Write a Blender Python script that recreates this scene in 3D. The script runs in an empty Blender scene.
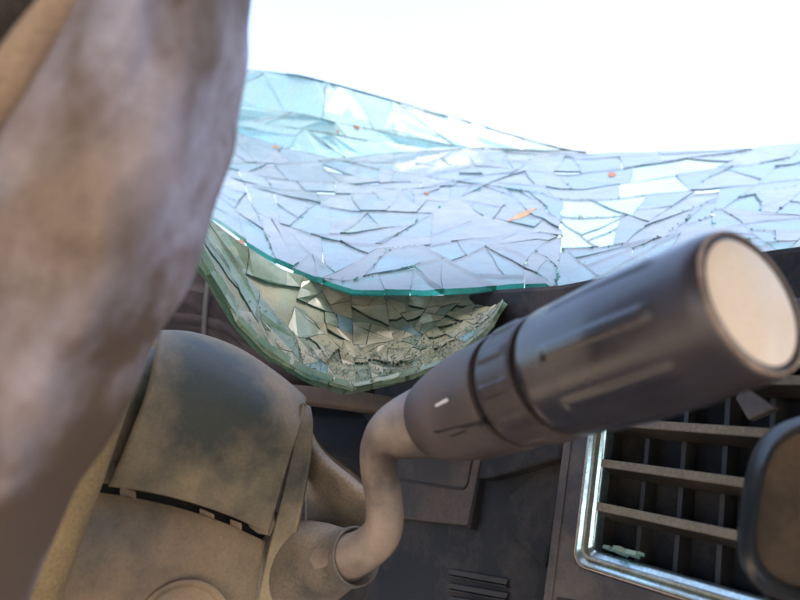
import bpy, math, random
from mathutils import Vector, Matrix, noise
random.seed(7)
V3 = Vector
# ------------------------------------------------------------------ camera
scene = bpy.context.scene
COL = scene.collection
PITCH = math.radians(7.3)
CAM = V3((0, 0, 1.2))
F = 601.0
cd = bpy.data.cameras.new('camera'); cam = bpy.data.objects.new('camera', cd)
COL.objects.link(cam); scene.camera = cam
cam.location = CAM; cam.rotation_euler = (math.radians(90) + PITCH, 0, 0)
cd.sensor_width = 36; cd.lens = 36 * F / 800
cd.clip_start = 0.01; cd.clip_end = 3000
cd.dof.use_dof = True; cd.dof.focus_distance = 0.33; cd.dof.aperture_fstop = 11
# ------------------------------------------------------------------ world, sun, exposure
SUN_EL, SUN_AZ = math.radians(58), math.radians(172)      # azimuth from +Y towards +X
w = bpy.data.worlds.new('World'); scene.world = w; w.use_nodes = True
nt = w.node_tree; bg = nt.nodes['Background']
sky = nt.nodes.new('ShaderNodeTexSky'); sky.sky_type = 'NISHITA'; sky.sun_disc = False
sky.sun_elevation = SUN_EL; sky.sun_rotation = SUN_AZ
sky.dust_density = 6.0; sky.air_density = 1.0; sky.altitude = 200
nt.links.new(sky.outputs[0], bg.inputs[0]); bg.inputs[1].default_value = 0.15
sd = bpy.data.lights.new('sun', 'SUN'); so = bpy.data.objects.new('sun', sd); COL.objects.link(so)
sd.energy = 0.5; sd.angle = math.radians(14); sd.color = (1, .95, .88)
sdir = V3((math.sin(SUN_AZ) * math.cos(SUN_EL), math.cos(SUN_AZ) * math.cos(SUN_EL), math.sin(SUN_EL)))
so.rotation_euler = (-sdir).to_track_quat('-Z', 'Y').to_euler(); so.location = (0, 0, 6)
scene.view_settings.view_transform = 'Standard'; scene.view_settings.look = 'None'
scene.view_settings.gamma = 1; scene.view_settings.exposure = 2.6
scene.render.engine = 'CYCLES'
scene.cycles.max_bounces = 16; scene.cycles.transparent_max_bounces = 40
# ------------------------------------------------------------------ helpers
FW = V3((0, math.cos(PITCH), math.sin(PITCH))); UP = V3((0, -math.sin(PITCH), math.cos(PITCH))); RT = V3((1, 0, 0))
def P(px, py, d):
    return CAM + RT * ((px - 400) / F * d) + UP * ((300 - py) / F * d) + FW * d
def ray(px, py): return RT * ((px - 400) / F) + UP * ((300 - py) / F) + FW
WL = {}
def thing(name, label, cat, loc, group=None):
    o = bpy.data.objects.new(name, None); COL.objects.link(o); o.location = loc
    o.empty_display_size = .01
    WL[o.name] = V3(loc); tag(o, label, cat, group); return o
def tag(o, label, cat=None, group=None, kind=None):
    if label: o['label'] = label
    if cat: o['category'] = cat
    if group: o['group'] = group
    if kind: o['kind'] = kind
    return o
def mesh(name, vs, fs, mats, parent=None, midx=None, smooth=False):
    c = V3((0, 0, 0))
    for v in vs: c += v
    c /= len(vs)
    me = bpy.data.meshes.new(name)
    me.from_pydata([tuple(v - c) for v in vs], [], fs)
    for m in (mats if isinstance(mats, (list, tuple)) else [mats]): me.materials.append(m)
    if midx: me.polygons.foreach_set('material_index', midx)
    if smooth: me.polygons.foreach_set('use_smooth', [True] * len(me.polygons))
    me.update()
    o = bpy.data.objects.new(name, me); COL.objects.link(o)
    o.location = c - (WL[parent.name] if parent else V3((0, 0, 0)))
    if parent: o.parent = parent
    WL[o.name] = c
    return o
def fixn(o, ref=None):
    import bmesh
    bm = bmesh.new(); bm.from_mesh(o.data); bmesh.ops.recalc_face_normals(bm, faces=bm.faces[:]); bm.to_mesh(o.data); bm.free()
    return o
def bevel(o, wd, seg=2, ang=40):
    m = o.modifiers.new('bevel', 'BEVEL'); m.width = wd; m.segments = seg; m.limit_method = 'ANGLE'; m.angle_limit = math.radians(ang)
    return o
def autosmooth(o, ang=40):
    o.data.polygons.foreach_set('use_smooth', [True] * len(o.data.polygons))
    o.data.set_sharp_from_angle(angle=math.radians(ang)); return o
def solid(o, t, off=-1):
    m = o.modifiers.new('solid', 'SOLIDIFY'); m.thickness = t; m.offset = off; return o
def cr(pts, n):                      # Catmull-Rom through pts, n steps per span
    out = []
    L = len(pts)
    for i in range(L - 1):
        p1, p2 = pts[i], pts[i + 1]
        p0 = pts[i - 1] if i else p1 * 2 - p2
        p3 = pts[i + 2] if i + 2 < L else p2 * 2 - p1
        for k in range(n):
            t = k / n; t2 = t * t; t3 = t2 * t
            out.append((p1 * 2 + (p2 - p0) * t + (p0 * 2 - p1 * 5 + p2 * 4 - p3) * t2 + (p1 * 3 - p0 - p2 * 3 + p3) * t3) * .5)
    out.append(pts[-1].copy()); return out
def gridmesh(name, rows, mats, parent, nr=6, nc=6, wob=0, ws=40, smooth=True):
    R1 = [cr(r, nc) for r in rows]
    cols = [cr([R1[i][j] for i in range(len(R1))], nr) for j in range(len(R1[0]))]
    nC, nR = len(cols), len(cols[0])
    vs = [cols[j][i] for i in range(nR) for j in range(nC)]
    if wob:
        vs = [v + noise.noise_vector(v * ws) * wob for v in vs]
    fs = [(i * nC + j, i * nC + j + 1, (i + 1) * nC + j + 1, (i + 1) * nC + j) for i in range(nR - 1) for j in range(nC - 1)]
    o = mesh(name, vs, fs, mats, parent, smooth=smooth)
    # normals towards the camera
    c = WL[o.name]; s = 0
    for p in o.data.polygons: s += p.normal.dot(CAM - (c + p.center))
    if s < 0: o.data.flip_normals()
    return o
def interp(tab, x):
    if x <= tab[0][0]: return tab[0][1]
    for (a, b), (c, d) in zip(tab, tab[1:]):
        if x <= c: return b + (d - b) * (x - a) / (c - a)
    return tab[-1][1]
def tube(name, path, radii, mat, parent, seg=32, caps=True, squash=None, prof=None, n=1, up=None):
    """sweep a round section; prof(theta, t) scales the radius"""
    if n > 1:
        path = cr(path, n); rr = cr([V3((r, 0, 0)) for r in radii], n); radii = [r.x for r in rr]
    vs, fs = [], []
    ref = up or V3((0, 0, 1)); L = len(path)
    T0 = (path[1] - path[0]).normalized()
    nx = (ref - T0 * ref.dot(T0)).normalized()
    for i, p in enumerate(path):
        T = (path[min(i + 1, L - 1)] - path[max(i - 1, 0)])
        T = T.normalized() if T.length > 1e-9 else T0
        nx = (nx - T * nx.dot(T)).normalized(); ny = T.cross(nx)
        for k in range(seg):
            a = 2 * math.pi * k / seg
            r = radii[i] * (prof(a, i / (L - 1)) if prof else 1)
            vs.append(p + nx * (math.cos(a) * r) + ny * (math.sin(a) * r * (squash or 1)))
    for i in range(L - 1):
        for k in range(seg):
            k2 = (k + 1) % seg
            fs.append((i * seg + k, i * seg + k2, (i + 1) * seg + k2, (i + 1) * seg + k))
    if caps:
        fs.append(tuple(range(seg - 1, -1, -1))); fs.append(tuple((L - 1) * seg + k for k in range(seg)))
    return autosmooth(mesh(name, vs, fs, mat, parent), 45)
def lathe(name, a, ax, prof, mat, parent, seg=64, closed=False, mod=None):
    """prof: list of (distance along ax from a, radius)"""
    ref = V3((0, 0, 1)); nx = (ref - ax * ref.dot(ax)).normalized(); ny = ax.cross(nx)
    vs, fs = [], []
    for i, (t, r) in enumerate(prof):
        for k in range(seg):
            th = 2 * math.pi * k / seg
            q = r * (mod(th, t) if mod else 1)
            vs.append(a + ax * t + nx * (q * math.cos(th)) + ny * (q * math.sin(th)))
    for i in range(len(prof) - 1):
        for k in range(seg):
            k2 = (k + 1) % seg
            fs.append((i * seg + k, i * seg + k2, (i + 1) * seg + k2, (i + 1) * seg + k))
    n = len(prof)
    if prof[0][1] > 1e-6: fs.append(tuple(range(seg - 1, -1, -1)))
    if prof[-1][1] > 1e-6: fs.append(tuple((n - 1) * seg + k for k in range(seg)))
    return autosmooth(mesh(name, vs, fs, mat, parent), 42)
def newell(pts):
    n = V3((0, 0, 0))
    for a, b in zip(pts, pts[1:] + pts[:1]):
        n += V3(((a.y - b.y) * (a.z + b.z), (a.z - b.z) * (a.x + b.x), (a.x - b.x) * (a.y + b.y)))
    return n.normalized()
def prism(name, pts, vec, mats, parent, edge=False):
    """front polygon pts, extruded by vec; slot 1 on the side faces if edge"""
    n = len(pts)
    if newell(pts).dot(vec) > 0: pts = pts[::-1]
    vs = list(pts) + [p + vec for p in pts]
    fs = [tuple(range(n)), tuple(range(2 * n - 1, n - 1, -1))]
    mi = [0, 0]
    for i in range(n):
        j = (i + 1) % n
        fs.append((i, n + i, n + j, j)); mi.append(1 if edge else 0)
    return mesh(name, vs, fs, mats, parent, mi)
# ------------------------------------------------------------------ materials
def newmat(name):
    m = bpy.data.materials.new(name); m.use_nodes = True; nt = m.node_tree
    for n in list(nt.nodes):
        if n.type != 'OUTPUT_MATERIAL': nt.nodes.remove(n)
    return m, nt, nt.nodes['Material Output']
def nd(nt, t, **kw):
    n = nt.nodes.new(t)
    for k, v in kw.items():
        if k in n.inputs: n.inputs[k].default_value = v
        else: setattr(n, k, v)
    return n
def ramp(nt, src, stops):
    r = nt.nodes.new('ShaderNodeValToRGB'); e = r.color_ramp.elements
    while len(e) < len(stops): e.new(.5)
    for el, (p, c) in zip(e, stops):
        el.position = p; el.color = (c, c, c, 1) if isinstance(c, (int, float)) else (*c, 1)
    nt.links.new(src, r.inputs[0]); return r
def mixc(nt, fac, a, b):
    m = nt.nodes.new('ShaderNodeMix'); m.data_type = 'RGBA'
    for sock, val in ((m.inputs[0], fac), (m.inputs[6], a), (m.inputs[7], b)):
        if hasattr(val, 'links'): nt.links.new(val, sock)
        elif isinstance(val, (int, float)): sock.default_value = val
        else: sock.default_value = (*val, 1)
    return m.outputs[2]
def dusty(name, base, dust, lo=.35, hi=.65, scale=25, rough=.5, dust2=None, speck=True, metallic=0, coat=0, bump=.15, grain=900, updust=0.0, spec=.5, fine=.25, off=(0, 0, 0), gr=1.0):
    """plastic or metal with patches of dust, fine speckle and grain"""
    m, nt, out = newmat(name); L = nt.links
    tc = nd(nt, 'ShaderNodeTexCoord'); geo = nd(nt, 'ShaderNodeNewGeometry')
    va = nd(nt, 'ShaderNodeVectorMath', operation='ADD'); va.inputs[1].default_value = off; L.new(geo.outputs['Position'], va.inputs[0])
    n1 = nd(nt, 'ShaderNodeTexNoise', Scale=scale, Detail=6.0, Roughness=.62 if fine > .2 else .5); L.new(va.outputs[0], n1.inputs['Vector'])
    n2 = nd(nt, 'ShaderNodeTexNoise', Scale=scale * 9, Detail=4.0, Roughness=.7); L.new(geo.outputs['Position'], n2.inputs['Vector'])
    add = nd(nt, 'ShaderNodeMath', operation='MULTIPLY_ADD'); L.new(n2.outputs[0], add.inputs[0]); add.inputs[1].default_value = fine
    sub = nd(nt, 'ShaderNodeMath', operation='SUBTRACT'); L.new(n1.outputs[0], sub.inputs[0]); sub.inputs[1].default_value = fine / 2
    L.new(sub.outputs[0], add.inputs[2]); src = add.outputs[0]
    if updust:
        sx = nd(nt, 'ShaderNodeSeparateXYZ'); L.new(geo.outputs['Normal'], sx.inputs[0])
        ma = nd(nt, 'ShaderNodeMath', operation='MULTIPLY_ADD'); L.new(sx.outputs[2], ma.inputs[0]); ma.inputs[1].default_value = updust; L.new(src, ma.inputs[2]); src = ma.outputs[0]
    fac = ramp(nt, src, [(lo, 0), (hi, 1)])
    d = dust
    if dust2:
        n3 = nd(nt, 'ShaderNodeTexNoise', Scale=scale * .6, Detail=3.0); L.new(va.outputs[0], n3.inputs['Vector'])
        f3 = ramp(nt, n3.outputs[0], [(.4, 0), (.6, 1)]); d = mixc(nt, f3.outputs[0], dust, dust2)
    colr = mixc(nt, fac.outputs[0], base, d)
    if speck:
        n4 = nd(nt, 'ShaderNodeTexNoise', Scale=grain, Detail=2.0, Roughness=.8); L.new(geo.outputs['Position'], n4.inputs['Vector'])
        f4 = ramp(nt, n4.outputs[0], [(.3, 1 - .28 * gr), (.7, 1 + .2 * gr)])
        mu = nt.nodes.new('ShaderNodeMix'); mu.data_type = 'RGBA'; mu.blend_type = 'MULTIPLY'; mu.inputs[0].default_value = 1
        L.new(colr, mu.inputs[6]); L.new(f4.outputs[0], mu.inputs[7]); colr = mu.outputs[2]
    b = nd(nt, 'ShaderNodeBsdfPrincipled'); L.new(colr, b.inputs['Base Color'])
    rr = nd(nt, 'ShaderNodeMapRange'); L.new(fac.outputs[0], rr.inputs[0]); rr.inputs[3].default_value = rough; rr.inputs[4].default_value = min(1, rough + .3)
    L.new(rr.outputs[0], b.inputs['Roughness']); b.inputs['Metallic'].default_value = metallic
    b.inputs['Specular IOR Level'].default_value = spec
    if coat: b.inputs['Coat Weight'].default_value = coat
    if bump:
        n5 = nd(nt, 'ShaderNodeTexNoise', Scale=grain * 1.3, Detail=3.0); L.new(geo.outputs['Position'], n5.inputs['Vector'])
        bp = nd(nt, 'ShaderNodeBump', Strength=bump, Distance=.0006); L.new(n5.outputs[0], bp.inputs['Height']); L.new(bp.outputs[0], b.inputs['Normal'])
    L.new(b.outputs[0], out.inputs[0]); return m
def glass(name, tint, dustc, dlo, dhi, gloss=.05, scale=18, fres=1.5, lo=.35, hi=.65, bump=.1, var=0):
    """thin sheet glass: tinted see-through, mirror by Fresnel, uneven dust film"""
    m, nt, out = newmat(name); L = nt.links
    geo = nd(nt, 'ShaderNodeNewGeometry')
    n1 = nd(nt, 'ShaderNodeTexNoise', Scale=scale, Detail=7.0, Roughness=.65); L.new(geo.outputs['Position'], n1.inputs['Vector'])
    fac = ramp(nt, n1.outputs[0], [(lo, dlo), (hi, dhi)])
    tr = nd(nt, 'ShaderNodeBsdfTransparent'); tr.inputs[0].default_value = (*tint, 1)
    df = nd(nt, 'ShaderNodeBsdfDiffuse'); df.inputs[0].default_value = (*dustc, 1)
    tl = nd(nt, 'ShaderNodeBsdfTranslucent'); tl.inputs[0].default_value = (*dustc, 1)
    ms = nd(nt, 'ShaderNodeMixShader'); ms.inputs[0].default_value = .45; L.new(df.outputs[0], ms.inputs[1]); L.new(tl.outputs[0], ms.inputs[2])
    fo = fac.outputs[0]
    if var:                      # every shard carries its own amount of dust
        oi = nd(nt, 'ShaderNodeObjectInfo'); mr_ = nd(nt, 'ShaderNodeMapRange'); L.new(oi.outputs['Random'], mr_.inputs[0])
        mr_.inputs[3].default_value = -var; mr_.inputs[4].default_value = var * .6
        ad = nd(nt, 'ShaderNodeMath', operation='ADD', use_clamp=True); L.new(fo, ad.inputs[0]); L.new(mr_.outputs[0], ad.inputs[1]); fo = ad.outputs[0]
    m1 = nd(nt, 'ShaderNodeMixShader'); L.new(fo, m1.inputs[0]); L.new(tr.outputs[0], m1.inputs[1]); L.new(ms.outputs[0], m1.inputs[2])
    gl = nd(nt, 'ShaderNodeBsdfGlossy', Roughness=gloss)
    n5 = nd(nt, 'ShaderNodeTexNoise', Scale=60.0, Detail=2.0); L.new(geo.outputs['Position'], n5.inputs['Vector'])
    bp = nd(nt, 'ShaderNodeBump', Strength=bump, Distance=.002); L.new(n5.outputs[0], bp.inputs['Height']); L.new(bp.outputs[0], gl.inputs['Normal'])
    fr = nd(nt, 'ShaderNodeFresnel', IOR=fres)
    inv = nd(nt, 'ShaderNodeMath', operation='SUBTRACT'); inv.inputs[0].default_value = 1; L.new(geo.outputs['Backfacing'], inv.inputs[1])
    mf = nd(nt, 'ShaderNodeMath', operation='MULTIPLY'); L.new(fr.outputs[0], mf.inputs[0]); L.new(inv.outputs[0], mf.inputs[1])
    mg = nd(nt, 'ShaderNodeMath', operation='MULTIPLY'); L.new(mf.outputs[0], mg.inputs[0]); mg.inputs[1].default_value = .8; mf = mg
    m2 = nd(nt, 'ShaderNodeMixShader'); L.new(mf.outputs[0], m2.inputs[0]); L.new(m1.outputs[0], m2.inputs[1]); L.new(gl.outputs[0], m2.inputs[2])
    L.new(m2.outputs[0], out.inputs[0]); return m
M = {}
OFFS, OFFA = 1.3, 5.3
DUST = (.30, .225, .135)
M['shroud'] = dusty('shroud_plastic', (.045, .056, .052), (.37, .305, .19), .37, .58, 13, .5, spec=.35, fine=.12, gr=.5, off=(OFFS, 0, 0), dust2=(.28, .21, .14), grain=700)
M['shroud_low'] = dusty('lower_shroud_plastic', (.075, .065, .052), (.33, .26, .165), .38, .58, 16, .42, fine=.12, gr=.5, off=(OFFS + .2, 0, 0), dust2=(.27, .19, .12), grain=700)
M['boot'] = dusty('boot_plastic', (.055, .056, .056), (.32, .25, .175), .36, .68, 20, .5, fine=.1, grain=800)
M['inner'] = dusty('column_inside', (.006, .006, .006), (.02, .016, .012), .5, .8, 30, .8)
M['arm'] = dusty('stalk_arm_plastic', (.085, .068, .060), (.46, .35, .27), .36, .66, 26, .36, grain=900, bump=.03, gr=.3, fine=.08)
M['stalk'] = dusty('stalk_plastic', (.015, .015, .023), (.055, .044, .050), .46, .85, 20, .26, spec=.8, fine=.12, grain=1200, bump=.06)
M['stalk_worn'] = dusty('stalk_worn_plastic', (.028, .024, .028), (.12, .09, .08), .40, .72, 26, .40, fine=.15, grain=1200, bump=.06)
M['collar'] = dusty('stalk_collar_plastic', (.036, .030, .032), (.14, .105, .094), .34, .72, 26, .40, grain=1200, bump=.05, fine=.12, gr=.4)
M['groove'] = dusty('stalk_groove', (.012, .011, .013), (.05, .04, .035), .5, .8, 40, .6)
M['cap'] = dusty('stalk_cap', (.68, .61, .55), (.80, .74, .69), .30, .55, 60, .5, dust2=(.72, .62, .52), grain=900, gr=.25, fine=.06)
M['lip'] = dusty('stalk_lip', (.12, .085, .07), (.33, .25, .20), .38, .62, 60, .4)
M['tick'] = dusty('tick_paint', (.75, .72, .68), (.6, .55, .48), .5, .8, 90, .5, speck=False)
M['dash'] = dusty('dash_plastic', (.011, .013, .017), (.070, .060, .054), .48, .80, 16, .7, grain=1500, bump=.3, spec=.2)
M['dash_brown'] = dusty('dash_brown_panel', (.03, .028, .03), (.10, .075, .064), .36, .66, 18, .65, spec=.25, grain=1300, bump=.25)
M['dash_tan'] = dusty('dash_tan_strip', (.05, .042, .04), (.14, .105, .085), .35, .65, 20, .5, grain=1200)
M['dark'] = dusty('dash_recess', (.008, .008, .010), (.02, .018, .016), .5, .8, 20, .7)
M['hood'] = dusty('hood_plastic', (.012, .011, .014), (.030, .024, .026), .42, .75, 12, .8, spec=.12, grain=1400, bump=.25)
M['bezel'] = dusty('bezel_plastic', (.042, .040, .044), (.12, .10, .088), .40, .72, 24, .45, spec=.3, grain=1500, bump=.12)
M['chrome'] = dusty('frame_metal', (.40, .56, .61), (.27, .27, .21), .44, .80, 45, .2, metallic=.9, grain=700, bump=.02, fine=.12)  # cyan base paints the reflected sky into the metal colour
M['bead'] = dusty('frame_bead_dust', (.30, .35, .35), (.25, .25, .20), .45, .62, 40, .3, metallic=.5, grain=700, bump=.05)
M['chrome2'] = dusty('frame_lip_metal', (.45, .36, .30), (.33, .24, .18), .42, .78, 45, .3, metallic=.6, grain=700, bump=.1)
M['slat'] = dusty('slat_plastic', (.020, .019, .019), (.07, .058, .045), .45, .8, 30, .5)
M['vane'] = dusty('vane_plastic', (.013, .013, .015), (.035, .032, .028), .4, .75, 30, .4)
M['slat_edge'] = dusty('slat_edge_dust', (.10, .09, .072), (.18, .16, .122), .3, .6, 60, .55)
M['mirror_rim'] = dusty('mirror_housing', (.014, .019, .025), (.05, .05, .05), .48, .8, 20, .28, grain=1200)
M['mirror_face'] = dusty('mirror_face_dust', (.036, .026, .018), (.085, .06, .042), .35, .65, 40, .6, grain=900, gr=.4, spec=.15)
M['fabric'] = dusty('airbag_fabric', (.12, .08, .054), (.42, .42, .55), .44, .61, 19, .7, fine=.16, off=(OFFA, 0, 0), dust2=(.29, .205, .135), grain=1800, bump=.2)  # lavender patches paint the sky's sheen into the cloth; browns are stains
M['hem'] = dusty('airbag_hem', (.30, .20, .15), (.40, .30, .22), .35, .65, 25, .85)
M['wheel'] = dusty('wheel_leather', (.035, .030, .022), (.12, .095, .065), .45, .75, 30, .55)
M['wheel_tan'] = dusty('wheel_hub_dust', (.20, .145, .07), (.33, .24, .12), .32, .6, 22, .65)
M['glass'] = glass('windshield_glass_dusty', (.56, .71, .73), (.195, .24, .295), .55, .90, .08, 20, var=.20)  # dust colour is tinted with the blue of the sky light
M['glass_clear'] = glass('windshield_glass_clear', (.63, .83, .805), (.24, .325, .325), .38, .62, .05, 22, var=.08)
M['glass_bare'] = glass('windshield_glass_clean', (.72, .90, .89), (.40, .46, .46), .15, .40, .03, 12)
M['glass_edge'] = glass('glass_edge_green', (.10, .52, .42), (.05, .30, .25), .3, .75, .12, 60)
M['glass_edge_dk'] = glass('glass_crack_edge', (.16, .27, .29), (.07, .11, .12), .3, .75, .12, 60)
M['glass_edge_lt'] = glass('glass_crack_edge_pale', (.60, .72, .74), (.28, .34, .38), .3, .7, .12, 60)
M['glass_edge_far'] = glass('glass_far_edge', (.06, .12, .13), (.03, .06, .07), .6, .9, .12, 60)
M['flap'] = glass('flap_glass_olive', (.60, .70, .54), (.42, .42, .31), .60, .93, .2, 40)
M['flap_edge'] = glass('flap_edge_pale', (.66, .84, .74), (.40, .52, .42), .35, .8, .1, 80)
M['flap_teal'] = glass('flap_glass_teal', (.50, .80, .70), (.34, .42, .35), .35, .8, .10, 30)
M['flap_blue'] = glass('flap_glass_blue', (.55, .85, .90), (.45, .65, .75), .2, .6, .06, 30)
M['laminate'] = dusty('laminate_film', (.13, .17, .12), (.20, .19, .125), .34, .6, 30, .5, dust2=(.14, .185, .145), grain=1100, bump=.4)
M['rust'] = dusty('rust_flake', (.09, .035, .02), (.13, .055, .03), .4, .6, 80, .8)
M['smear'] = dusty('dry_mud', (.12, .08, .045), (.17, .12, .075), .4, .6, 60, .9)
M['added_liner'] = dusty('added_roof_cloth', (.12, .115, .115), (.18, .165, .15), .35, .65, 6, .9)
M['added_carpet'] = dusty('added_carpet', (.035, .033, .032), (.13, .105, .08), .4, .7, 7, .95)
M['ground'] = dusty('sandy_ground', (.26, .20, .13), (.36, .28, .19), .35, .65, .5, .95, grain=40, bump=.3)
# ------------------------------------------------------------------ ground (lies below the car, gives the warm bounce)
g = mesh('ground', [V3((x, y, 0)) for x, y in ((-900, -900), (900, -900), (900, 900), (-900, 900))], [(0, 1, 2, 3)], M['ground'])
tag(g, 'dry sandy ground', kind='structure')
# car roof added over the seats, out of frame: keeps the sky off the cabin
rows = []
for i in range(9):
    y = -1.3 + 1.54 * i / 8; rows.append([V3((x, y, CAM.z + .36 - .06 * x * x - .03 * (y + .4) ** 2 + .02 * noise.noise(V3((x * 3, y * 3, 1))))) for x in (-.9, -.6, -.3, 0, .3, .6, .9)])
rf = thing('added_roof', 'unseen car roof with grey headliner, added to shade the cabin', 'car roof', V3((0, -.4, CAM.z + .3)))
gridmesh('added_headliner', rows, M['added_liner'], rf, 3, 3); solid(rf.children[0], .012)
cf = prism('added_floor', [V3((-.85, -2.2, .42)), V3((.95, -2.2, .42)), V3((.95, .9, .42)), V3((-.85, .9, .42))], V3((0, 0, -.03)), M['added_carpet'], None); fixn(cf)  # unseen floor, added dark to cut the warm bounce from the ground
tag(cf, 'unseen dark carpeted floor added to dim the cabin', kind='structure')
# ------------------------------------------------------------------ dash frame: car axes seen by the camera
CL = V3((-.568, .823, 0)).normalized()          # towards the car's left
CF = V3((.823, .568, 0)).normalized()           # towards the car's front
REC = math.radians(14)
DV = (V3((0, 0, 1)) * math.cos(REC) + CF * math.sin(REC)).normalized()
DR = -CL
DN = DR.cross(DV).normalized()
if DN.dot(CAM - P(590, 505, .27)) < 0: DN = -DN
D0 = P(590, 505, .27)
def dp(px, py, off=0):
    r = ray(px, py); q = D0 + DN * off
    return CAM + r * ((q - CAM).dot(DN) / r.dot(DN))
def st(px, py, off=0):
    v = dp(px, py, off) - D0; return v.dot(DR), v.dot(DV)
def W(s, t, off=0): return D0 + DR * s + DV * t + DN * off
def slab(name, pxs, off, depth, mat, parent, bv=.0008):
    o = prism(name, [dp(x, y, off) for x, y in pxs], -DN * depth, mat, parent)
    fixn(o)
    return bevel(o, bv) if bv else o
def seam(name, pxs, off, r, mat, parent, n=6):
    path = cr([dp(x, y, off) for x, y in pxs], n)
    return tube(name, path, [r] * len(path), mat, parent, seg=8)
dash = thing('dashboard', 'dark dusty dashboard beneath the shattered windshield with a slatted air vent', 'dashboard', dp(480, 700, -.02))
# main face, set back behind the vent
s0, t0 = st(545, 640, -.022); sL, tT = -.62, .0
o = prism('face_panel', [W(-.70, -.14, -.022), W(.20, -.14, -.022), dp(900, 218, -.022), dp(800, 243, -.022), dp(690, 258, -.022), dp(560, 283, -.022), dp(480, 289, -.022), W(-.45, .085, -.022), W(-.70, .085, -.022)], -DN * .03, M['dash'], dash); bevel(fixn(o), .004)
o = prism('top_panel', [W(-.70, .078, -.05), W(.20, .078, -.05), W(.20, .078, -.05) + CF * .30, W(-.70, .078, -.05) + CF * .30], V3((0, 0, -.012)), M['dash'], dash); fixn(o)
# centre tiles left of the vent
tile = slab('trim_panel', [(396, 452), (482, 452), (467, 526), (384, 517)], -.0165, .008, M['dash_brown'], dash, .0015)
seam('panel_seam', [(386, 477), (420, 483), (455, 488), (466, 486), (470, 470), (473, 452)], -.0163, .0008, M['dark'], tile)
slab('trim_panel', [(486, 430), (566, 418), (561, 458), (520, 470), (490, 478), (478, 479)], -.013, .010, M['dash'], dash, .0015)
slab('pillar_strip', [(474, 452), (484, 452), (470, 530), (463, 526)], -.0170, .006, M['hood'], dash, .001)
slab('console_cheek', [(570, 440), (536, 470), (508, 492), (503, 516), (514, 540), (545, 570), (560, 500)], -.0205, .004, M['dash'], dash, .003)
for y in (569, 583, 596):
    slab('slot', [(450, y), (508, y + 10), (506, y + 16), (447, y + 5)], -.0205, .004, M['dark'], dash, .0004)
    slab('slot_lip', [(447, y + 6), (506, y + 17), (506, y + 19), (447, y + 8)], -.0195, .003, M['dash'], dash, .0004)
# ------------------------------------------------------------------ air vent
sb, tb = st(577, 561)
VW, VH = .185, .094
def rrect(s0, t0, s1, t1, r, k=6):
    out = []
    for cx, cy, a0 in ((s1 - r, t1 - r, 0), (s0 + r, t1 - r, 90), (s0 + r, t0 + r, 180), (s1 - r, t0 + r, 270)):
        for i in range(k + 1):
            a = math.radians(a0 + 90 * i / k); out.append((cx + r * math.cos(a), cy + r * math.sin(a)))
    return out
def frame(name, outer, inner, off, depth, mat, parent, bv=.0006, ioff=None):
    n = len(outer); io = off if ioff is None else ioff
    vs = [W(s, t, off) for s, t in outer] + [W(s, t, io) for s, t in inner] + [W(s, t, off - depth) for s, t in outer] + [W(s, t, off - depth) for s, t in inner]
    fs = []
    for i in range(n):
        j = (i + 1) % n
        fs += [(i, j, n + j, n + i), (2 * n + i, 3 * n + i, 3 * n + j, 2 * n + j), (i, 2 * n + i, 2 * n + j, j), (n + i, n + j, 3 * n + j, 3 * n + i)]
    o = fixn(mesh(name, vs, fs, mat, parent)); bevel(o, bv, 3, 35); autosmooth(o, 35); return o
bz0 = st(548, 560)[0]
bez = frame('vent_bezel', rrect(bz0, tb - .075, sb + VW + .03, tb + VH + .02, .004), rrect(sb - .0022, tb - .0022, sb + VW + .002, tb + VH + .002, .0065), 0, .03, M['bezel'], dash, .0012)
ch = frame('metal_frame', rrect(sb - .0012, tb - .0012, sb + VW + .001, tb + VH + .001, .0058), rrect(sb + .0048, tb + .0060, sb + VW - .006, tb + VH - .006, .002), .0012, .012, M['chrome'], bez, .0012, ioff=-.0045)
frame('inner_bead', rrect(sb + .0018, tb + .0020, sb + VW - .003, tb + VH - .003, .004), rrect(sb + .0030, tb + .0034, sb + VW - .0042, tb + VH - .0042, .0034), .0006, .006, M['bead'], bez, .0005)
frame('outer_lip', rrect(sb - .0021, tb - .0021, sb + VW + .0019, tb + VH + .0019, .0064), rrect(sb - .0014, tb - .0014, sb + VW + .0012, tb + VH + .0012, .006), .0004, .012, M['chrome2'], bez, .0003)
# light bead along the bezel's outer edge
o = prism('edge_bead', [W(bz0 + .004, tb - .075, .0006), W(bz0 + .0052, tb - .075, .0006), W(bz0 + .0052, tb + VH, .0006), W(bz0 + .004, tb + VH, .0006)], -DN * .003, M['bezel'], bez); fixn(o)
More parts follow.
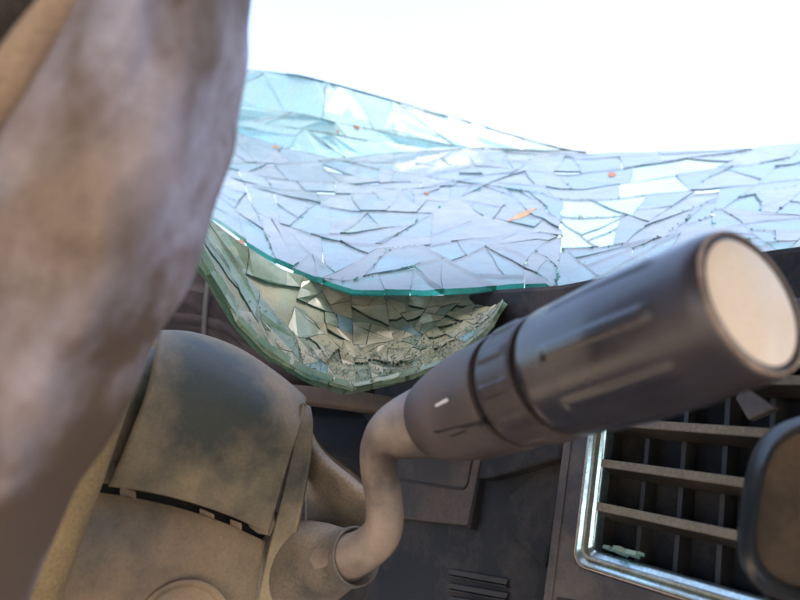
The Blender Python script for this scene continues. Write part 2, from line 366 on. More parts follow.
# cavity
o = prism('duct', [W(sb - .001, tb, -.045), W(sb + VW, tb, -.045), W(sb + VW, tb + VH, -.045), W(sb - .001, tb + VH, -.045)], -DN * .004, M['dark'], bez); fixn(o)
for a, b in (((sb + .0015, tb), (sb + .0015, tb + VH)), ((sb, tb + .0035), (sb + VW, tb + .0035))):
    e = DN * -.045
    p0, p1 = W(*a, -.004), W(*b, -.004)
    o = prism('duct_wall', [p0, p1, p1 + e, p0 + e], (DR if a[0] == b[0] else DV) * -.001, M['slat'], bez); fixn(o)
for (x, y) in ((593, 505), (597, 462), (603, 421), (609, 379), (612, 345)):
    s, t = st(x, y, -.004)
    th = .0020
    A, B = sb + .004, sb + VW - .004
    vs = []
    for ss in (A, B):
        for (dt, of) in ((th, -.004), (-th, -.004), (-th - .003, -.0145), (th - .003 - .0012, -.0145)): vs.append(W(ss, t + dt, of))
    fs = [(0, 1, 5, 4), (1, 2, 6, 5), (2, 3, 7, 6), (3, 0, 4, 7), (3, 2, 1, 0), (4, 5, 6, 7)]
    o = mesh('slat', vs, fs, [M['slat'], M['slat_edge']], bez, [1, 0, 0, 0, 0, 0]); fixn(o); bevel(o, .0007, 2)
for k in range(9):
    s = sb + .018 + k * .0175
    o = prism('vane', [W(s, tb + .004, -.0150), W(s, tb + VH - .004, -.0150), W(s + .004, tb + VH - .004, -.034), W(s + .004, tb + .004, -.034)], DR * .0020, M['vane'], bez); fixn(o)
o = prism('slat_tab', [dp(735, 398, -.001), dp(744, 386, -.001), dp(776, 408, -.001), dp(748, 420, -.001)], -DN * .004, M['bezel'], bez); bevel(fixn(o), .0006)
slab('lower_button', [(556, 596), (600, 604), (640, 640), (552, 640)], .0006, .004, M['dark'], bez, .001)
# glass crumbs on the vent's lower edge
def crumb(px, py, r, mats, off=0, sq=.5, seed=0, at=None):
    rnd = random.Random(seed); c = at or dp(px, py, off)
    a0 = rnd.random() * 6; n = rnd.randint(4, 6)
    ax = DR; ay = (DN * .8 + V3((0, 0, .3))).normalized()
    pts = [c + ax * (math.cos(a0 + k * 6.283 / n) * r * rnd.uniform(.7, 1.3)) + ay * (math.sin(a0 + k * 6.283 / n) * r * sq * rnd.uniform(.7, 1.3)) for k in range(n)]
    return prism('glass_crumb', pts, ax.cross(ay).normalized() * r * .5, mats, None, True)
for i, (x, y, r) in enumerate(((622, 549, .0042), (634, 552, .0036), (610, 547, .0028), (641, 553, .002))):
    c = crumb(x, y, r, [M['flap_blue'], M['flap_edge']], -.004, .7, i)
    tag(c, 'small green glass crumb resting on the lower edge of the air vent', 'glass crumb', 'glass crumbs in the air vent')
# ------------------------------------------------------------------ instrument hood behind the column
hood = thing('instrument_hood', 'dark plastic instrument hood behind the steering column shroud', 'instrument hood', P(240, 460, .52))
gridmesh('visor', [[P(60, 225, .60), P(130, 232, .56), P(210, 250, .545), P(300, 300, .54), P(360, 330, .55)],
                   [P(60, 300, .52), P(130, 300, .50), P(206, 305, .495), P(290, 340, .495), P(370, 372, .50)],
                   [P(60, 352, .50), P(130, 352, .485), P(210, 358, .48), P(290, 382, .475), P(380, 402, .485)],
                   [P(60, 372, .52), P(130, 372, .50), P(210, 378, .50), P(290, 392, .495), P(380, 408, .50)]], M['hood'], hood, 5, 6)
solid(hood.children[0], .004)
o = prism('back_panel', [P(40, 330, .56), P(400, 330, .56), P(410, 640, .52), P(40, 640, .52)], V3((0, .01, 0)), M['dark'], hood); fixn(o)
gridmesh('lower_strip', [[P(270, 383, .455), P(310, 386, .452), P(350, 390, .452), P(410, 400, .455)],
                         [P(270, 397, .450), P(310, 401, .447), P(350, 406, .447), P(410, 414, .45)],
                         [P(270, 402, .458), P(310, 406, .455), P(350, 411, .455), P(410, 419, .46)]], M['dash_tan'], hood, 4, 5); solid(hood.children[-1], .003)
gridmesh('gauge_bowl', [[P(290, 405, .49), P(330, 408, .50), P(370, 415, .49), P(410, 420, .48)],
                        [P(290, 440, .46), P(330, 445, .455), P(370, 450, .45), P(410, 455, .45)],
                        [P(290, 520, .44), P(330, 520, .43), P(370, 520, .43), P(410, 520, .43)],
                        [P(290, 620, .42), P(330, 620, .41), P(370, 620, .41), P(410, 620, .41)]], M['dash'], hood, 5, 5); solid(hood.children[-1], .003)
path = cr([P(214, 250, .50), P(207, 290, .488), P(204, 335, .478), P(206, 370, .47)], 5)
tube('pillar_edge', path, [.0022] * len(path), M['dark'], hood, 12)
path = cr([P(308, 430, .40), P(325, 452, .40), P(345, 467, .40), P(368, 488, .40)], 5)
tube('bowl_edge', path, [.0016] * len(path), M['dash_tan'], hood, 10)
# ------------------------------------------------------------------ steering column shroud
col = thing('column_shroud', 'tan dusty two-piece steering column shroud with open seam', 'column shroud', P(200, 690, .26))
def sd_(px): return interp([(60, .222), (130, .238), (300, .28)], px)     # depth of the column's side, receding to the dash
top = [(152, 345), (190, 346), (232, 360), (272, 386), (300, 410)]
sm = [(96, 483), (136, 489), (180, 499), (226, 514), (269, 533)]
rows = []
for f, dd, lift in ((0, .0, 0), (.25, -.003, 0), (.5, -.0042, 0), (.72, -.0035, 0), (.86, .002, 0), (.95, .011, 0), (.985, .02, 0), (.955, .034, 0), (.85, .052, 0), (.55, .075, 0)):
    r = []
    for (tx, ty), (sx, sy) in zip(top, sm):
        px = sx + (tx - sx) * f; py = sy + (ty - sy) * f
        r.append(P(px, py, sd_(px) + dd))
    rows.append(r)
up_ = gridmesh('upper_cover', rows, M['shroud'], col, 5, 6); solid(up_, .0025); bevel(up_, .0006, 2, 50)
sm2 = [(93, 491), (134, 497), (178, 507), (224, 522), (266, 541)]
bot = [(40, 660), (90, 668), (140, 676), (190, 684), (238, 692)]
rows = []
for f, dd in ((0, .001), (.06, -.0012), (.2, -.004), (.45, -.007), (.75, -.006), (1, .004)):
    r = []
    for (bx, by), (sx, sy) in zip(bot, sm2):
        px = sx + (bx - sx) * f; py = sy + (by - sy) * f
        r.append(P(px, py, sd_(px) + dd))
    rows.append(r)
lo_ = gridmesh('lower_cover', rows, M['shroud_low'], col, 5, 6); solid(lo_, .0025); bevel(lo_, .0005, 2, 50)
# round boss moulded in the lower cover
c = P(181, 632, .2385); ax = (CAM - c).normalized(); ax = (ax + V3((.12, 0, -.12))).normalized()
lathe('screw_boss', c - ax * .006, ax, [(0, .0195), (.0095, .0195), (.0102, .019), (.0104, .0178), (.0096, .0168), (.0085, .0162), (.0083, .010), (.0083, .0)], M['shroud_low'], col, 48)
# inside of the column, seen as the dark gap
gridmesh('column_core', [[P(x, y + dy, sd_(x) + .012) for x, y in ((80, 484), (136, 493), (180, 503), (226, 518), (268, 537))] for dy in (-30, 0, 30)], M['inner'], col, 3, 3); solid(col.children[-1], .01)
for (x, y, w_) in ((128, 492, 16), (207, 515, 15), (236, 525, 12)):
    dy = w_ * .27
    q = [P(x - w_ / 2, y - dy - 3, sd_(x) + .003), P(x + w_ / 2, y + dy - 5, sd_(x) + .003), P(x + w_ / 2, y + dy + 5, sd_(x) + .002), P(x - w_ / 2, y - dy + 7, sd_(x) + .002)]
    o = prism('clip_tab', q, (q[0] - CAM).normalized() * .006, M['shroud_low'], col); fixn(o); bevel(o, .0005)
# rim band at the dash end of the shroud
edge = [(301, 403), (297, 420), (288, 460), (279, 500), (268, 545), (255, 602), (240, 670)]
rows = []
for i, (x, y) in enumerate(edge):
    wd = (10, 16, 22, 24, 25, 26, 26)[i]
    d = .281 - .002 * i - (0, .003, .0045, .005, .006, .007, .007)[i]
    rows.append([P(x + 1.5, y, d + .006), P(x + 2, y, d - .001), P(x + wd * .35, y + 1, d - .0005), P(x + wd * .85, y + 3, d + .002), P(x + wd, y + 5, d + .005), P(x + wd, y + 6, d + .03)])
rb = gridmesh('rim_band', rows, M['shroud'], col, 6, 5); solid(rb, .0018)
# horn behind the lever boot
rows = []
for (x, y, yb, d) in ((303, 408, 560, .298), (314, 440, 562, .296), (328, 458, 566, .293), (346, 473, 570, .288), (366, 490, 572, .284)):
    h = yb - y
    rows.append([P(x + 2, y + h * f, d + dd) for f, dd in ((.0, .012), (.02, .003), (.14, -.002), (.35, .002), (.6, .008), (1, .01))])
hb = gridmesh('boot_horn', rows, M['boot'], col, 5, 5); solid(hb, .002)
# lever boot: short sleeve round the stalk's root
b0, b1 = P(286, 570, .292), P(357, 556, .250)
bx = (b1 - b0).normalized(); L_ = (b1 - b0).length
boot = lathe('lever_boot', b0, bx, [(0, .0225), (L_ * .3, .0205), (L_ * .55, .0172), (L_ * .8, .0128), (L_ * .93, .0116), (L_ * .95, .0121), (L_, .0119), (L_ * 1.005, .0112), (L_ * .98, .0101), (L_ * .9, .0098)], M['boot'], col, 48)
# ------------------------------------------------------------------ control stalk
stalk = thing('control_stalk', 'dark cranked control stalk with ribbed ring and pale dusty end cap', 'control stalk', P(348, 556, .252))
A0, A1 = P(446, 415, .225), P(754, 300, .127)
ax = (A1 - A0).normalized(); LS = (A1 - A0).length
pts = [P(318, 561, .262), P(345, 557, .252), P(366, 549, .246), P(383, 530, .243), P(384, 500, .243), P(379, 470, .243), P(381, 446, .241), P(398, 431, .237), A0 + ax * -.004, A0 + ax * .008]
rad = [.0090, .0090, .0084, .0078, .0076, .0075, .0082, .0115, .0150, .0160]
tube('arm', pts, rad, M['arm'], stalk, 40, n=6)
rr = lambda t: interp([(0, .0188), (.30, .0191), (.45, .0191), (.75, .0189), (1, .0172)], t)
def tx(px):      # parameter along the axis whose centre line sits at image x
    lo, hi = 0, 1
    for _ in range(40):
        m = (lo + hi) / 2; v = A0 + ax * LS * m - CAM
        if v.dot(RT) / v.dot(FW) * F + 400 < px: lo = m
        else: hi = m
    return lo
g1, g2 = tx(520), tx(563)
def ribs(n, h, a, b, sharp=.35, ph=0):
    def f(th, t):
        if not (a * LS < t < b * LS): return 1
        c = math.cos(n * th + ph); e = min(1, max(0, (c - sharp) / .25))
        k = min(1, (t - a * LS) / .0015, (b * LS - t) / .0015)
        return 1 + h * e * max(0, k)
    return f
def span(a, b, n): return [(LS * (a + (b - a) * i / n), rr(a + (b - a) * i / n)) for i in range(n + 1)]
lathe('collar', A0, ax, [(-.0145, .0112), (-.012, .0128), (-.008, .0146), (-.003, .0160), (.003, .0171), (.010, .0180), (.016, .0186)] + span(.16, g1 - .02, 10) + [(LS * (g1 - .013), rr(g1) * .985), (LS * (g1 - .013), rr(g1) * .9)], M['collar'], stalk, 96)
lathe('groove', A0, ax, [(LS * (g1 - .03), rr(g1) * .9), (LS * (g2 + .03), rr(g2) * .9)], M['groove'], stalk, 64)
lathe('twist_ring', A0, ax, [(LS * (g1 + .012), rr(g1) * .9), (LS * (g1 + .012), rr(g1) * .97)] + [(t, r * .99) for t, r in span(g1 + .02, g2 - .02, 12)] + [(LS * (g2 - .012), rr(g2) * .97), (LS * (g2 - .012), rr(g2) * .9)], M['stalk_worn'], stalk, 192, mod=ribs(11, .035, g1 + .025, g2 - .025))
lathe('grip', A0, ax, [(LS * (g2 + .012), rr(g2) * .9), (LS * (g2 + .012), rr(g2) * .975)] + span(g2 + .025, .97, 40) + [(LS * .985, rr(1) * .985), (LS * .994, rr(1) * .955), (LS * .997, rr(1) * .915)], M['stalk'], stalk, 192, mod=ribs(8, .035, g2 + .10, .90, .62, .5))
lathe('tip_lip', A0, ax, [(LS * .96, rr(1) * .95), (LS * .992, rr(1) * .958), (LS * 1.0, rr(1) * .945), (LS * 1.001, rr(1) * .915), (LS * .985, rr(1) * .90)], M['lip'], stalk, 96)
# rim and recessed cap
lathe('tip_groove', A0, ax, [(LS * .95, rr(1) * .90), (LS * .988, rr(1) * .90)], M['groove'], stalk, 64)
cp = lathe('end_cap', A0, ax, [(LS * .95, rr(1) * .855), (LS * .990, rr(1) * .855), (LS * .996, rr(1) * .84), (LS * 1.000, rr(1) * .80), (LS * 1.004, rr(1) * .5), (LS * 1.005, 0)], M['cap'], stalk, 64)
# white index tick on the collar and a recessed notch beneath
def onstalk(px, py, lift=1.0):   # nearest hit of a pixel ray with the grip surface
    r = ray(px, py).normalized(); d = .08
    while d < .4:
        p = CAM + r * d; t = (p - A0).dot(ax); rad_ = (p - A0 - ax * t).length
        if rad_ < rr(max(0, min(1, t / LS))) * lift: return p
        d += .0004
    return CAM + r * .2
def patch(name, pxs, lift, depth, mat):
    ps = [onstalk(x, y, lift) for x, y in pxs]; c = sum(ps, V3()) / len(ps)
    n = c - A0; n = (n - ax * n.dot(ax)).normalized()
    o = prism(name, ps, -n * depth, mat, stalk); return fixn(o)
patch('index_tick', [(434, 404), (447, 398), (449, 401), (436, 407)], 1.006, .001, M['tick'])
patch('notch', [(432, 432), (482, 420), (486, 425), (452, 437)], 1.008, .001, M['groove'])
# ------------------------------------------------------------------ shattered windshield
NEAR = [(150, 165), (200, 207), (240, 237), (282, 264), (325, 280), (352, 289), (430, 291), (500, 286), (545, 283), (556, 291), (612, 284), (680, 268), (740, 256), (800, 247), (860, 243)]
FAR = [(150, 72), (248, 69), (300, 75), (350, 88), (420, 108), (480, 125), (540, 143), (580, 152), (640, 152), (700, 151), (760, 148), (860, 142)]
CRE = [(150, 120), (235, 133), (300, 152), (330, 158), (400, 150), (480, 148), (560, 152), (600, 150), (860, 120)]
X0, X1 = 172, 850
def sheet_px(u, v):
    px = X0 + (X1 - X0) * u; n = interp(NEAR, px); f = interp(FAR, px); return px, n + (f - n) * v
def sheet_uv(px, py):
    n = interp(NEAR, px); f = interp(FAR, px); return (px - X0) / (X1 - X0), (n - py) / (n - f)
def sheet_d(px, py):
    a = lambda y: 2.5 + (y - 290) * .01036
    c = interp(CRE, px)
    i = a(py) if py > c else a(c) - .0012 * (c - py)
    i += .05 * math.exp(-((px - 420) / 130) ** 2 - ((py - 205) / 40) ** 2) * -1.0
    i += .035 * noise.noise(V3((px * .012, py * .03, 3.1))) * (1 if py > c else .4)
    return 1 / i
def warp(px, py):
    q = V3((px * .035, py * .09, 0)); h = noise.noise_vector(q)
    q2 = V3((px * .12, py * .3, 7)); h2 = noise.noise_vector(q2)
    return px + h.x * 3 + h2.x * 1.0, py + h.y * 1.2 + h2.y * .5
def clip(poly, p, n):
    A, B = [], []
    L = len(poly)
    for i in range(L):
        a, b = poly[i], poly[(i + 1) % L]
        da = (a[0] - p[0]) * n[0] + (a[1] - p[1]) * n[1]; db = (b[0] - p[0]) * n[0] + (b[1] - p[1]) * n[1]
        if da >= 0: A.append(a)
        if da <= 0: B.append(a)
        if da * db < 0:
            t = da / (da - db); m = (a[0] + (b[0] - a[0]) * t, a[1] + (b[1] - a[1]) * t); A.append(m); B.append(m)
    return A, B
def area(p):
    return abs(sum(a[0] * b[1] - b[0] * a[1] for a, b in zip(p, p[1:] + p[:1]))) / 2
SX, SY = 670.0, 300.0                      # metric of the (u,v) sheet, roughly true proportions
def tom(px, py): u, v = sheet_uv(px, py); return u * SX, v * SY
def frompt(m): return sheet_px(m[0] / SX, m[1] / SY)
polys = [[(0, 0), (SX, 0), (SX, SY), (0, SY)]]
CR = [((235, 133), (330, 158)), ((330, 158), (480, 148)), ((480, 148), (600, 153)), ((200, 157), (330, 160)), ((330, 160), (480, 166)),
      ((600, 158), (735, 150)), ((400, 233), (510, 175)), ((510, 175), (530, 160)), ((280, 196), (365, 211)), ((300, 190), (450, 186)),
      ((430, 186), (520, 172)), ((560, 245), (556, 290)), ((395, 247), (555, 236)), ((540, 190), (660, 210)), ((555, 248), (625, 243)),
      ((625, 243), (660, 215)), ((660, 215), (722, 172)), ((722, 172), (715, 208)), ((715, 208), (775, 213)), ((775, 213), (815, 180)),
      ((735, 200), (790, 158)), ((230, 168), (320, 182)), ((240, 175), (262, 225)), ((262, 215), (310, 232)), ((310, 232), (395, 228)),
      ((330, 258), (400, 233)), ((340, 240), (390, 260)), ((430, 250), (450, 262)), ((450, 262), (500, 240)), ((470, 208), (530, 240)),
      ((250, 120), (420, 148)), ((240, 105), (400, 135)), ((395, 100), (430, 128)), ((330, 90), (520, 135)), ((235, 125), (300, 110)),
      ((385, 130), (480, 140)), ((545, 205), (600, 248)), ((600, 205), (660, 225)), ((730, 215), (770, 245)), ((760, 170), (840, 160)), ((640, 180), (720, 168))]
for a, b in CR:
    a, b = tom(*a), tom(*b); dx, dy = b[0] - a[0], b[1] - a[1]; l2 = dx * dx + dy * dy
    out = []
    for p in polys:
        A, B = clip(p, a, (-dy, dx))
        if len(A) > 2 and len(B) > 2 and area(A) > 40 and area(B) > 40:
            ch = [q for q in A if abs((q[0] - a[0]) * -dy + (q[1] - a[1]) * dx) < 1e-3 * l2 ** .5]
            ts = sorted(((q[0] - a[0]) * dx + (q[1] - a[1]) * dy) / l2 for q in ch)
            if len(ts) > 1:
                ov = min(1, ts[-1]) - max(0, ts[0])
                if ov > .5 * (ts[-1] - ts[0]) or ov > .8: out += [A, B]; continue
        out.append(p)
    polys = out
rnd = random.Random(11)
def target(m):
    px, py = frompt(m)
    k = 1150
    k -= 930 * math.exp(-((px - 440) / 110) ** 2 - ((py - 185) / 32) ** 2)
    if py < interp(CRE, px): k = 1500
    if px > 560: k = 1500
    return k
work = polys; polys = []
while work:
    p = work.pop()
    c = (sum(q[0] for q in p) / len(p), sum(q[1] for q in p) / len(p))
    if area(p) > target(c) * rnd.uniform(.5, 2.2):
        L = [(math.dist(p[i], p[(i + 1) % len(p)]), i) for i in range(len(p))]
        xs = [q[0] for q in p]; ys = [q[1] for q in p]
        base = 0 if (max(xs) - min(xs)) > (max(ys) - min(ys)) else math.pi / 2
        an = base + rnd.gauss(0, .55); n = (math.cos(an), math.sin(an))
        q = (c[0] + rnd.uniform(-.15, .15) * (max(xs) - min(xs)), c[1] + rnd.uniform(-.15, .15) * (max(ys) - min(ys)))
        A, B = clip(p, q, n)
        if len(A) > 2 and len(B) > 2 and min(area(A), area(B)) > 60: work += [A, B]; continue
    polys.append(p)
ws = thing('windshield', 'shattered pale blue windshield glass sagging in large shards above the dashboard', 'windshield', P(450, 330, .44))
def shard(poly, topx, dfun, parent, mats, thick, gap, tilt, rnd, step=9, wf=None, lift=0):
    c = (sum(q[0] for q in poly) / len(poly), sum(q[1] for q in poly) / len(poly))
    pts = []
    for a, b in zip(poly, poly[1:] + poly[:1]):
        n = max(1, int(math.dist(a, b) / step))
        for k in range(n): pts.append((a[0] + (b[0] - a[0]) * k / n, a[1] + (b[1] - a[1]) * k / n))
    w3 = []
    for m in pts:
        px, py = topx(m)
        if wf: px, py = wf(px, py)
        w3.append(P(px, py, dfun(px, py)))
    cen = sum(w3, V3()) / len(w3); n = newell(w3)
    if n.dot(CAM - cen) < 0: n = -n
    R = Matrix.Rotation(rnd.gauss(0, tilt), 3, V3((rnd.gauss(0, 1), rnd.gauss(0, 1), rnd.gauss(0, .3))).normalized())
    siz = max((q - cen).length for q in w3)
    k = 1 - min(.12, gap / max(siz, .002))
    w3 = [cen + n * lift + R @ ((q - cen) * k) for q in w3]
    return prism('shard', w3, -n * thick, mats, parent, True)
for p in polys:
    c = (sum(q[0] for q in p) / len(p), sum(q[1] for q in p) / len(p)); px, py = frompt(c)
    if area(p) < 8: continue
    up = py < interp(CRE, px) - 2
    m = M['glass_clear'] if up else M['glass']
    if not up and ((555 < px < 625 and 200 < py < 240) or (600 < px < 680 and 165 < py < 195)) : m = M['glass_bare']
    near = c[1] < 34; far = c[1] > SY - 40
    edk = rnd.random() < .9
    shard(p, frompt, sheet_d, ws, [m, M['glass_edge'] if near else M['glass_edge_far'] if far else M['glass_edge_dk'] if edk else M['glass_edge_lt']], .0045 if near else .0023, rnd.choice((.00015, .0002, .0005)), .010 if up else .022, rnd, 10, warp, rnd.gauss(0, .0006))
path = [P(x, y + .5, sheet_d(x, y) - .001) for x, y in [(x, interp(FAR, x)) for x in range(286, 590, 12)]]
tube('edge_strip', path, [.0015 + .0008 * noise.noise(p * 9) for p in path], M['glass_edge_far'], ws, 8)
# crushed glass grains along the cracks
vs, fs = [], []
for p in polys:
    if rnd.random() < .45: continue
    i = rnd.randrange(len(p)); a, b = p[i], p[(i + 1) % len(p)]
    for k in range(int(math.dist(a, b) / 4)):
        t = rnd.random(); m = (a[0] + (b[0] - a[0]) * t + rnd.gauss(0, 1.2), a[1] + (b[1] - a[1]) * t + rnd.gauss(0, 1.0))
        if not (3 < m[0] < SX - 3 and 3 < m[1] < SY - 3): continue
        px, py = warp(*frompt(m)); c = P(px, py, sheet_d(px, py) - .003); r = rnd.uniform(.0004, .0022)
        ps = [c + V3((rnd.gauss(0, 1), rnd.gauss(0, 1), rnd.gauss(0, .5))).normalized() * r for _ in range(4)]
        q = len(vs); vs += ps; fs += [(q, q + 1, q + 2), (q, q + 3, q + 1), (q + 1, q + 3, q + 2), (q, q + 2, q + 3)]
gp = mesh('crushed_glass', vs, fs, [M['glass_bare'], M['glass_edge_dk'], M['glass_edge']], ws, [rnd.choice((0, 0, 1, 2)) for k in range(len(fs) // 4) for _ in range(4)]); gp['kind'] = 'stuff'
# ------------------------------------------------------------------ folded flap of windshield below the near edge
FB = [(197, 252), (215, 280), (240, 322), (270, 352), (310, 376), (350, 388), (400, 378), (440, 366), (470, 345), (492, 322), (503, 302)]
FX0, FX1 = 197, 503
def flap_top(px): return min(interp(NEAR, px) + 5, interp(FB, px) - 6) if px < 490 else 296
def flap_px(m):
    u, v = m[0] / 306, m[1] / 130
    px = FX0 + 306 * u; a, b = flap_top(px), interp(FB, px); return px, a + (b - a) * v
def flap_d(px, py):
    a, b = flap_top(px), interp(FB, px); v = max(0, (py - a) / max(4, b - a)); u = (px - FX0) / 306
    return .432 - .06 * v ** 1.4 - .035 * max(0, 1 - u * 2.2) ** 2 - .02 * max(0, u - .75) * 4 * v + .006 * noise.noise(V3((px * .03, py * .05, 1)))
fl = thing('windshield_flap', 'olive dusty laminated glass flap curled below the windshield edge', 'glass flap', P(350, 392, .372))
def fsheet(name, off, grow, mats, thick):
    pts = []
    for i in range(41):
        px = FX0 + 306 * i / 40; b = interp(FB, px)
        pts.append((px, b))
    rows = []
    for k in range(13):
        v = k / 12; r = []
        for px, b in pts:
            a = flap_top(px); py = a + (b - a) * v
            jx = noise.noise(V3((px * .11, off * 900, 2))) * 3
            r.append(P(px - grow * (1 - (px - FX0) / 306) * v * 1.2, py + (grow + jx * (grow > 0)) * v, flap_d(px, py) + off))
        rows.append(r)
    nC = 41; vs = [p for r in rows for p in r]; n = len(vs)
    nrm = (CAM - WL[fl.name]).normalized()
    vs2 = vs + [p - nrm * thick for p in vs]
    fs = []; mi = []
    for i in range(12):
        for j in range(40):
            a, b, c, d = i * nC + j, i * nC + j + 1, (i + 1) * nC + j + 1, (i + 1) * nC + j
            fs += [(a, b, c, d), (n + d, n + c, n + b, n + a)]; mi += [0, 0]
    rim = [j for j in range(nC)] + [i * nC + nC - 1 for i in range(1, 13)] + [12 * nC + j for j in range(nC - 2, -1, -1)] + [i * nC for i in range(11, 0, -1)]
    for a, b in zip(rim, rim[1:] + rim[:1]): fs.append((a, n + a, n + b, b)); mi.append(1)
    o = mesh(name, vs2, fs, mats, fl, mi); fixn(o); return autosmooth(o, 50)
fsheet('film', 0, 0, [M['laminate'], M['flap_edge']], .003)
fsheet('outer_layer', .006, 6, [M['flap_teal'], M['flap_edge']], .0035)
rnd = random.Random(5)
work = [[(0, 0), (306, 0), (306, 130), (0, 130)]]; fp = []
while work:
    p = work.pop(); c = (sum(q[0] for q in p) / len(p), sum(q[1] for q in p) / len(p))
    tg = 1300 if c[0] < 110 and c[1] < 95 else (240 if c[1] > 50 else 420)
    if area(p) > tg * rnd.uniform(.5, 1.9):
        xs = [q[0] for q in p]; ys = [q[1] for q in p]
        an = (0 if max(xs) - min(xs) > max(ys) - min(ys) else math.pi / 2) + rnd.gauss(0, .5)
        A, B = clip(p, (c[0] + rnd.uniform(-4, 4), c[1] + rnd.uniform(-4, 4)), (math.cos(an), math.sin(an)))
        if len(A) > 2 and len(B) > 2: work += [A, B]; continue
    fp.append(p)
for p in fp:
    c = (sum(q[0] for q in p) / len(p), sum(q[1] for q in p) / len(p))
    x = rnd.random()
    m = 'flap' if x < .80 else ('flap_teal' if x < .96 else 'flap_blue')
    if c[0] < 125 and c[1] < 95: m = 'flap_teal'
    if rnd.random() < .2: continue
    shard(p, flap_px, lambda a, b: flap_d(a, b) - .0035, fl, [M[m], M['flap_edge' if c[1] > 100 or c[0] < 12 else 'glass_edge_dk']], .0028, .0004, .035 if c[0] > 110 else .01, rnd, 7, lambda a, b: (a + noise.noise(V3((a * .1, b * .1, 1))) * 2.2, b + noise.noise(V3((a * .1, b * .1, 5))) * 2.2))
# rim chips along the torn lower edge
rim_pts = [(199, 252), (214, 278), (228, 302), (240, 322), (256, 340), (272, 354), (292, 367), (312, 377), (332, 384), (350, 389), (374, 385), (398, 380), (420, 374), (440, 367)]
for lay in (0, 1):
    for (a, b) in zip(rim_pts, rim_pts[1:]):
        d = flap_d(a[0], a[1]) + (-.006 if lay == 0 else .004)
        ox, oy = (0, -2) if lay == 0 else (-5, 5)
        w_ = rnd.uniform(2.5, 7.5); k0, k1 = rnd.uniform(-.1, .2), rnd.uniform(.8, 1.1); ox += rnd.uniform(-1.5, 1.5); oy += rnd.uniform(-1.5, 1.5)
        x0, y0 = a[0] + (b[0] - a[0]) * k0 + ox, a[1] + (b[1] - a[1]) * k0 + oy
        x1, y1 = a[0] + (b[0] - a[0]) * k1 + ox, a[1] + (b[1] - a[1]) * k1 + oy
        d2 = flap_d(b[0], b[1]) + (-.006 if lay == 0 else .004)
        q = [P(x0, y0, d), P(x1, y1, d2), P(x1 + w_ * .45, y1 - w_, d2 + .002), P(x0 + w_ * .45, y0 - w_, d + .002)]
        prism('edge_chip', q, (q[0] - CAM).normalized() * .004, [M['flap_teal'], M['flap_edge'] if rnd.random() < .7 else M['glass_edge']], fl, True)
# powdered glass lying in the flap
vs, fs = [], []
for i in range(1500):
    u = rnd.gauss(.66, .2); u = u if .12 < u < .99 else rnd.uniform(.4, .98); v = min(.97, max(.3, rnd.gauss(.80, .14)))
    px, py = flap_px((u * 306, v * 130)); c = P(px, py, flap_d(px, py) - .0055); r = rnd.uniform(.0004, .0013)
    ps = [c + V3((rnd.gauss(0, 1), rnd.gauss(0, 1), rnd.gauss(0, 1))).normalized() * r for _ in range(4)]
    b = len(vs); vs += ps; fs += [(b, b + 1, b + 2), (b, b + 3, b + 1), (b + 1, b + 3, b + 2), (b, b + 2, b + 3)]
pw = mesh('glass_powder', vs, fs, [M['flap'], M['laminate'], M['flap_blue']], fl, [rnd.choice((0, 1, 1, 2)) for _ in range(1500) for k in range(4)])
pw['kind'] = 'stuff'
# ------------------------------------------------------------------ debris on the windshield
def flake(px, py, r, mat, name, label, cat, group, dy=.35, ang=.3, seed=0):
    rnd = random.Random(seed); n = 13; pts = []
    for k in range(n):
        a = 6.283 * k / n; x = math.cos(a) * r * rnd.uniform(.7, 1.2); y = math.sin(a) * r * dy * rnd.uniform(.7, 1.2)
        qx, qy = px + x * math.cos(ang) - y * math.sin(ang), py - x * math.sin(ang) - y * math.cos(ang)
        pts.append(P(qx, qy, sheet_d(qx, qy) - .0035))
    nn = newell(pts); nn = nn if nn.dot(CAM - pts[0]) < 0 else -nn
    o = prism(name, pts, nn * .0008, mat, None); tag(o, label, cat, group)
for i, (x, y, r, dy, an) in enumerate(((612, 174, 4, .6, 0), (357, 127, 3.5, .45, -.5), (276, 147, 3, .5, -.3), (427, 193, 2.5, .5, -.3), (338, 131, 1.5, .9, 0))):
    flake(x, y, r, M['rust'], 'rust_flake', 'small rust red flake lying on the shattered windshield', 'flake', 'rust flakes on the windshield', dy, an, i)
flake(523, 214, 16, M['smear'], 'mud_smear', 'thin tan streak of dried mud on the windshield glass', 'mud', None, .16, .42, 9)
flake(240, 243, 6, M['rust'], 'dirt_clump', 'rust brown dirt clump caught between windshield edge and olive flap', 'dirt', None, .6, -.4, 4)
# ------------------------------------------------------------------ rounded mirror beside the vent
mr = thing('rounded_mirror', 'dark rimmed rounded mirror with dusty brown face beside the air vent', 'mirror', P(815, 600, .17))
mc = P(842, 508, .165)
mn = (V3((-.30, -.90, .10))).normalized(); mx = mn.cross(V3((0, 0, 1))).normalized() * -1; mx = -V3((0, 0, 1)).cross(mn).normalized() * -1; my = mn.cross(mx).normalized()
if my.z < 0: my = -my
if mx.x < 0: mx = -mx
def sup(a, rx, ry, e=.62, skew=.22):
    c, s = math.cos(a), math.sin(a)
    x = math.copysign(abs(c) ** e, c) * rx; y = math.copysign(abs(s) ** e, s) * ry; return x + y * skew, y
def mring(k, lift): return [mc + mx * sup(a, .024 * k, .0255 * k)[0] + my * sup(a, .024 * k, .0255 * k)[1] + mn * lift for a in [2 * math.pi * i / 48 for i in range(48)]]
levels = [(.55, -.020), (.88, -.014), (1.0, -.004), (1.01, .001), (.97, .0045), (.93, .006), (.87, .0045), (.84, .002), (.83, -.001)]
vs = [p for k, l in levels for p in mring(k, l)]; fs = []
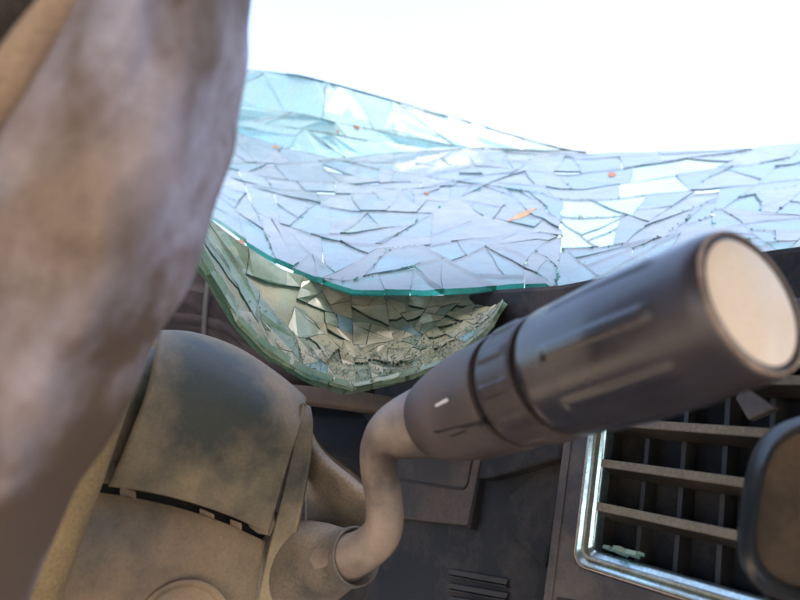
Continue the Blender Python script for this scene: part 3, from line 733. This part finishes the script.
for i in range(len(levels) - 1):
    for j in range(48):
        j2 = (j + 1) % 48; fs.append((i * 48 + j, i * 48 + j2, (i + 1) * 48 + j2, (i + 1) * 48 + j))
fs.append(tuple(range(48))); autosmooth(fixn(mesh('housing', vs, fs, M['mirror_rim'], mr)), 60)
vs = mring(.845, .0008) + mring(.845, -.002); fs = [tuple(range(48)), tuple(range(95, 47, -1))] + [(j, 48 + j, 48 + (j + 1) % 48, (j + 1) % 48) for j in range(48)]
fixn(mesh('face', vs, fs, M['mirror_face'], mr))
# ------------------------------------------------------------------ steering wheel, mostly behind the airbag
wh = thing('steering_wheel', 'tan dusty steering wheel hub and dark rim behind the airbag fabric', 'steering wheel', P(40, 640, .2))
gridmesh('hub_cover', [[P(20, 380, .215), P(80, 385, .214), P(128, 395, .220), P(131, 397, .235)],
                       [P(-10, 480, .205), P(50, 485, .204), P(96, 490, .210), P(99, 491, .226)],
                       [P(-60, 640, .195), P(0, 640, .194), P(42, 640, .200), P(45, 641, .216)]], M['wheel_tan'], wh, 6, 6); solid(wh.children[0], .004)
path = cr([P(-140, 200, .20), P(-60, 60, .20), P(20, -10, .205), P(120, -60, .215)], 8)
tube('rim', path, [.020] * len(path), M['wheel'], wh, 24)
# ------------------------------------------------------------------ limp airbag hanging close to the lens
ab = thing('airbag', 'limp stained grey-brown airbag fabric hanging beside the column shroud', 'airbag', P(60, 640, .12))
EDG = [(-60, 256), (0, 251), (40, 248), (70, 247), (100, 241), (150, 233), (200, 217), (250, 201), (290, 190), (315, 170), (345, 151), (400, 131), (440, 111), (470, 86), (510, 66), (560, 45), (600, 30), (660, 8)]
LEFT = [(-60, 112), (0, 58), (60, 10), (110, -30), (200, -90), (660, -110)]
rows = []
for i in range(25):
    py = -60 + 720 * i / 24
    e = interp(EDG, py); l = interp(LEFT, py); r = []
    for j in range(15):
        f = j / 14; px = l + (e - l) * f
        d = .104 + .030 * max(0, f - .62) ** 2 / .144 - .010 * math.sin(f * 3.1) + .00003 * py * (1 - f)
        d += .006 * noise.noise(V3((px * .012, py * .009, 0))) + .0022 * noise.noise(V3((px * .04, py * .02, 4)))
        d += .004 * math.sin((px + py * .55) * .045) * (.3 + f * .4)
        r.append(P(px + 2.5 * f * noise.noise(V3((py * .022, f, 9))), py, d))
    for k, (dx, dd) in enumerate(((-2, .012), (-14, .022), (-50, .03))): r.append(P(e + dx, py, .134 + dd))
    rows.append(r)
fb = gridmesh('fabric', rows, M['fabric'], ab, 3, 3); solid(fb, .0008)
path = cr([P(125, -62, .106), P(78, -8, .104), P(30, 50, .103), P(-6, 100, .103), P(-50, 140, .103)], 6)
tube('hem', path, [.0036] * len(path), M['hem'], ab, 16)
